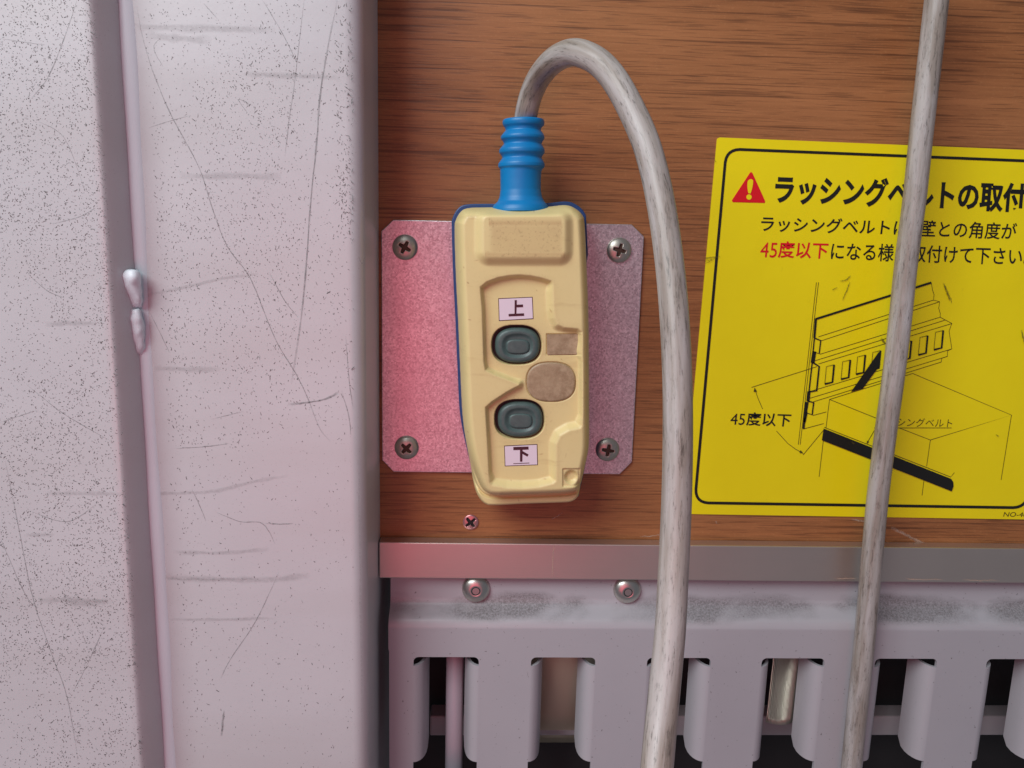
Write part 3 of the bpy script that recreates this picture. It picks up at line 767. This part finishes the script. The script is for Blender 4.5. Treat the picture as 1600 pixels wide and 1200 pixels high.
# hanging cable on the right
cp = []
for px, py in [(1470, -60), (1463.5, 0), (1452, 100), (1440.5, 200), (1429, 310), (1416, 410), (1405.5, 510), (1394.5, 600), (1382, 690), (1370, 790), (1360, 900), (1351, 1000), (1340.5, 1100), (1330, 1200), (1321, 1290)]:
    cp.append(tuple(P(px, py, 0.024)))
cp = catmull(cp, 8)
r2 = 36*((P(1435, 300, 0.024)-CAM).dot(IMZ))/FPX/2*0.95
o = tube('hanging_cable', cp, [r2]*len(cp), M_CABLE, None, 28)
tag(o, 'straight dirty grey cable hanging down across the yellow sticker', 'cable')

# ------------------------------------------------------------------ warning sticker
st = thing('warning_sticker', P(1350, 810, 0), 'yellow warning sticker with black Japanese text and lashing belt diagram on plywood', 'sticker')
def rounded(c4, r, n=7):
    out = []; c4 = [np.array(p, float) for p in c4]
    for i in range(4):
        a, b, c_ = c4[i-1], c4[i], c4[(i+1) % 4]
        u = (a-b)/np.linalg.norm(a-b); v = (c_-b)/np.linalg.norm(c_-b)
        p0, p2 = b+u*r, b+v*r
        for k in range(n):
            t_ = k/(n-1); out.append(tuple((1-t_)**2*p0 + 2*t_*(1-t_)*b*0.9 + 2*t_*(1-t_)*0.1*(p0+p2)/2 + t_**2*p2))
    return out
solid('sticker_sheet', rounded([(1120.6, 214.6), (1708, 238.6), (1622, 812), (1067, 803)], 5), 0.0, 0.0006, M_YEL, st)
d1, d2 = 0.0008, 0.0010
bd = rounded([(1135, 232.6), (1683.5, 254.5), (1604, 793.5), (1085.5, 785.5)], 21); 
def inset(poly, s):
    c4 = np.array(poly); n = len(c4); out = []
    for i in range(n):
        tx, ty = c4[(i+1) % n]-c4[i-1]; L = math.hypot(tx, ty); out.append((c4[i][0]-ty/L*s, c4[i][1]+tx/L*s))
    return out
ia, ib = inset(bd, 2.2), inset(bd, -2.2); n = len(bd)
mesh('border_line', [P(x, y, d1) for x, y in ia+ib], [(i, (i+1) % n, n+(i+1) % n, n+i) for i in range(n)], M_PBLACK, st)
tri = solid('warning_triangle', [tuple(p) for p in ((1173.6, 268.5), (1176, 271), (1195.5, 314), (1195, 317), (1145, 315.8), (1143.6, 313), (1171.5, 270.5))], 0.0006, d1, M_PRED, st)
Z1 = lambda x, y: (1080+x/3.077, 200+y/3.077)
ex = catmull([(284, 246), (292, 247), (298, 256), (294, 285), (286, 313), (280, 314), (274, 310), (270, 280), (272, 255)], 3, True)
flat('exclamation_stem', [Z1(*p) for p in ex], d2, M_YEL, tri)
flat('exclamation_dot', [(1080+(278+13*math.cos(a))/3.077, 200+(332+13*math.sin(a))/3.077) for a in np.linspace(0, 2*math.pi, 18)[:-1]], d2, M_YEL, tri)
text_mesh('headline', 'ラッシングベルトの取付', [(1213, 271.6), (1605, 286), (1601, 333), (1209, 318.7)], d1, M_PBLACK, st, 0.036)
text_mesh('text_line', 'ラッシングベルトは', [(1190.5, 337), (1421, 344.5), (1418, 368), (1188, 361.5)], d1, M_PBLACK, st, 0.013)
text_mesh('text_line', '壁との角度が', [(1439.5, 343.6), (1590, 348.5), (1587, 375), (1437, 370)], d1, M_PBLACK, st, 0.010)
text_mesh('text_number', '45', [(1189.5, 378.5), (1215.5, 379.2), (1213, 402.5), (1187, 402)], d1, M_PRED, st, 0.0)
text_mesh('text_line', '度以下', [(1217.5, 376.5), (1295, 378.6), (1292.5, 404.5), (1215, 402.8)], d1, M_PRED, st, 0.015)
text_mesh('text_line', 'になる様に取付けて下さい。', [(1300, 378.5), (1609, 387.5), (1607, 415), (1297.5, 406)], d1, M_PBLACK, st, 0.010)
text_mesh('diagram_number', '45', [(1142.5, 646), (1165, 646.5), (1163, 664), (1140.5, 663.6)], d1, M_PBLACK, st, 0.0)
text_mesh('diagram_caption', '度以下', [(1167.5, 643.8), (1237, 646), (1234.5, 667), (1165.5, 665)], d1, M_PBLACK, st, 0.015)
text_mesh('diagram_caption', 'ラッシングベルト', [(1374, 652.5), (1489, 654.5), (1487, 668), (1372, 665.5)], d1, M_PTHIN, st, -0.004)
text_mesh('stock_number', 'NO-40', [(1569.5, 800), (1606, 800.6), (1604, 807.8), (1567.5, 807.2)], d1, M_PTHIN, st)
Z2 = lambda x, y: (1080+x/3.077, 420+y/3.077); Z7 = lambda x, y: (1100+x/5, 420+y/5)
def ln(pts, wd, z=Z2): return ([z(*p) for p in pts], wd)
thin = 0.85
L = [ln([(602, 65), (515, 845)], thin), ln([(612, 65), (524, 845)], thin),
     ln([(612, 327), (1165, 150)], thin), ln([(625, 346), (1195, 158)], thin), ln([(618, 411), (1198, 232)], thin), ln([(595, 442), (1222, 246)], thin), ln([(612, 457), (1253, 263)], thin),
     ln([(580, 587), (1250, 386)], thin), ln([(572, 622), (1232, 421)], thin), ln([(585, 640), (1203, 448)], thin), ln([(585, 705), (650, 688)], thin), ln([(540, 770), (637, 744)], thin),
     ln([(1155, 68), (1160, 100), (1168, 125), (1165, 150), (1195, 158), (1190, 190), (1198, 215), (1197, 232), (1222, 246), (1253, 262), (1240, 300), (1247, 345), (1253, 385), (1232, 395), (1232, 420), (1205, 430), (1202, 447)], thin),
     ln([(665, 628), (1065, 503), (1540, 703), (1150, 823), (1000, 765)], thin), ln([(665, 628), (900, 722)], thin), ln([(665, 628), (648, 765)], thin), ln([(635, 828), (615, 1000)], thin), ln([(1150, 823), (1132, 950)], thin), ln([(1120, 1012), (1110, 1090)], thin), ln([(1540, 703), (1490, 1015)], thin),
     ln([(640, 762), (1248, 1001), (1265, 980)], thin*1.1), ln([(290, 570), (605, 470)], thin), ln([(305, 574), (320, 620), (343, 673)], thin), ln([(410, 780), (465, 840), (500, 866), (538, 887)], thin), ln([(538, 895), (637, 775)], thin),
     ln([(880, 765), (1252, 765)], thin), ln([(882, 775), (845, 838)], thin)]
ribbons('diagram_thin_lines', L, d1, M_PTHIN, st)
K = [ln([(600, 241), (1155, 66)], 3.2)]
K += [ln(p, w_*1.35, Z7) for p, w_ in [([(875, 388), (862, 540)], 2.6), ([(862, 540), (912, 560), (900, 662), (852, 648), (862, 545)], 1.6), ([(862, 645), (848, 735)], 4.6), ([(848, 730), (900, 762), (880, 953), (820, 960)], 2.0), ([(845, 735), (820, 960)], 1.6), ([(820, 958), (812, 1035)], 3.8), ([(812, 1033), (857, 1045), (845, 1140), (800, 1125), (812, 1040)], 1.8), ([(800, 1120), (784, 1200)], 3.0)]]
K += [ln([(553, 640), (540, 770)], 3.2)]
for (ax, ay) in [(650, 470), (728, 447), (800, 423), (873, 402), (1022, 355), (1100, 330), (1175, 305)]:
    a, b, c_, d_ = (ax, ay), (ax+37, ay-9), (ax+29, ay+75), (ax-8, ay+84)
    K += [ln([b, c_, d_], 3.0)]
ribbons('diagram_bold_lines', K, d2, M_PBLACK, st)
T2 = []
for (ax, ay) in [(650, 470), (728, 447), (800, 423), (873, 402), (1022, 355), (1100, 330), (1175, 305)]:
    T2.append(ln([(ax+37, ay-9), (ax, ay), (ax-8, ay+84)], thin))
ribbons('diagram_slot_lines', T2, d2, M_PTHIN, st)
flat('diagram_belt', [Z2(*p) for p in [(900, 402), (910, 398), (908, 462), (825, 576), (768, 592)]], d2+0.0002, M_PBLACK, st)
flat('diagram_belt', [Z2(*p) for p in [(637, 768), (870, 860), (1250, 1010), (1260, 1025), (1262, 1045), (1253, 1070), (628, 824)]], d2+0.0002, M_PBLACK, st)
for q in ([(305, 570), (300, 592), (316, 590)], [(540, 888), (520, 884), (526, 872)], [(843, 842), (846, 826), (856, 832)]):
    flat('arrow_head', [Z2(*p) for p in q], d2+0.0001, M_PTHIN, st)

for poly, wd in [([(1098, 404), (1112, 402), (1126, 401)], 2.4), ([(1100, 409), (1114, 405)], 1.8), ([(1102, 412), (1118, 403)], 1.3), ([(1116, 249), (1119, 253)], 2.0), ([(1312, 440), (1322, 437), (1330, 430)], 3.0),
                 ([(1316, 470), (1324, 452), (1328, 440)], 2.2), ([(1309, 449), (1300, 453)], 2.0), ([(1474, 442), (1480, 456), (1485, 470)], 4.0), ([(1486, 464), (1487, 474)], 2.0), ([(1596, 515), (1599, 530), (1603, 541)], 3.0), ([(1376, 528), (1384, 538)], 5.0),
                 ([(1330, 690), (1336, 694)], 2.0), ([(1556, 679), (1561, 682)], 2.0)]:
    marks('scuff', poly, wd, 0.0013, M_SMUDGE2, 0.3, 6, st)
for poly, wd in [([(1330, 811), (1350, 815), (1375, 818)], 3), ([(1392, 824), (1412, 834), (1435, 846), (1462, 855)], 5), ([(1400, 826), (1420, 838), (1440, 852)], 3), ([(862, 812), (872, 806), (880, 800)], 1.6), ([(1118, 814), (1120, 818)], 2), ([(1000, 838), (1040, 836)], 2)]:
    marks('scrape', poly, wd, 0.0002, M_CHALK, 0.5, 6, wall)
for poly, wd in [([(1305, 904), (1340, 903.5)], 2), ([(1415, 905), (1440, 905.5), (1475, 906)], 2), ([(1505, 906.5), (1560, 907)], 1.6), ([(866, 850), (864, 872), (863, 900)], 1.6)]:
    marks('scrape', poly, wd, 0.0093, M_CHALK, 0.4, 6, tr)
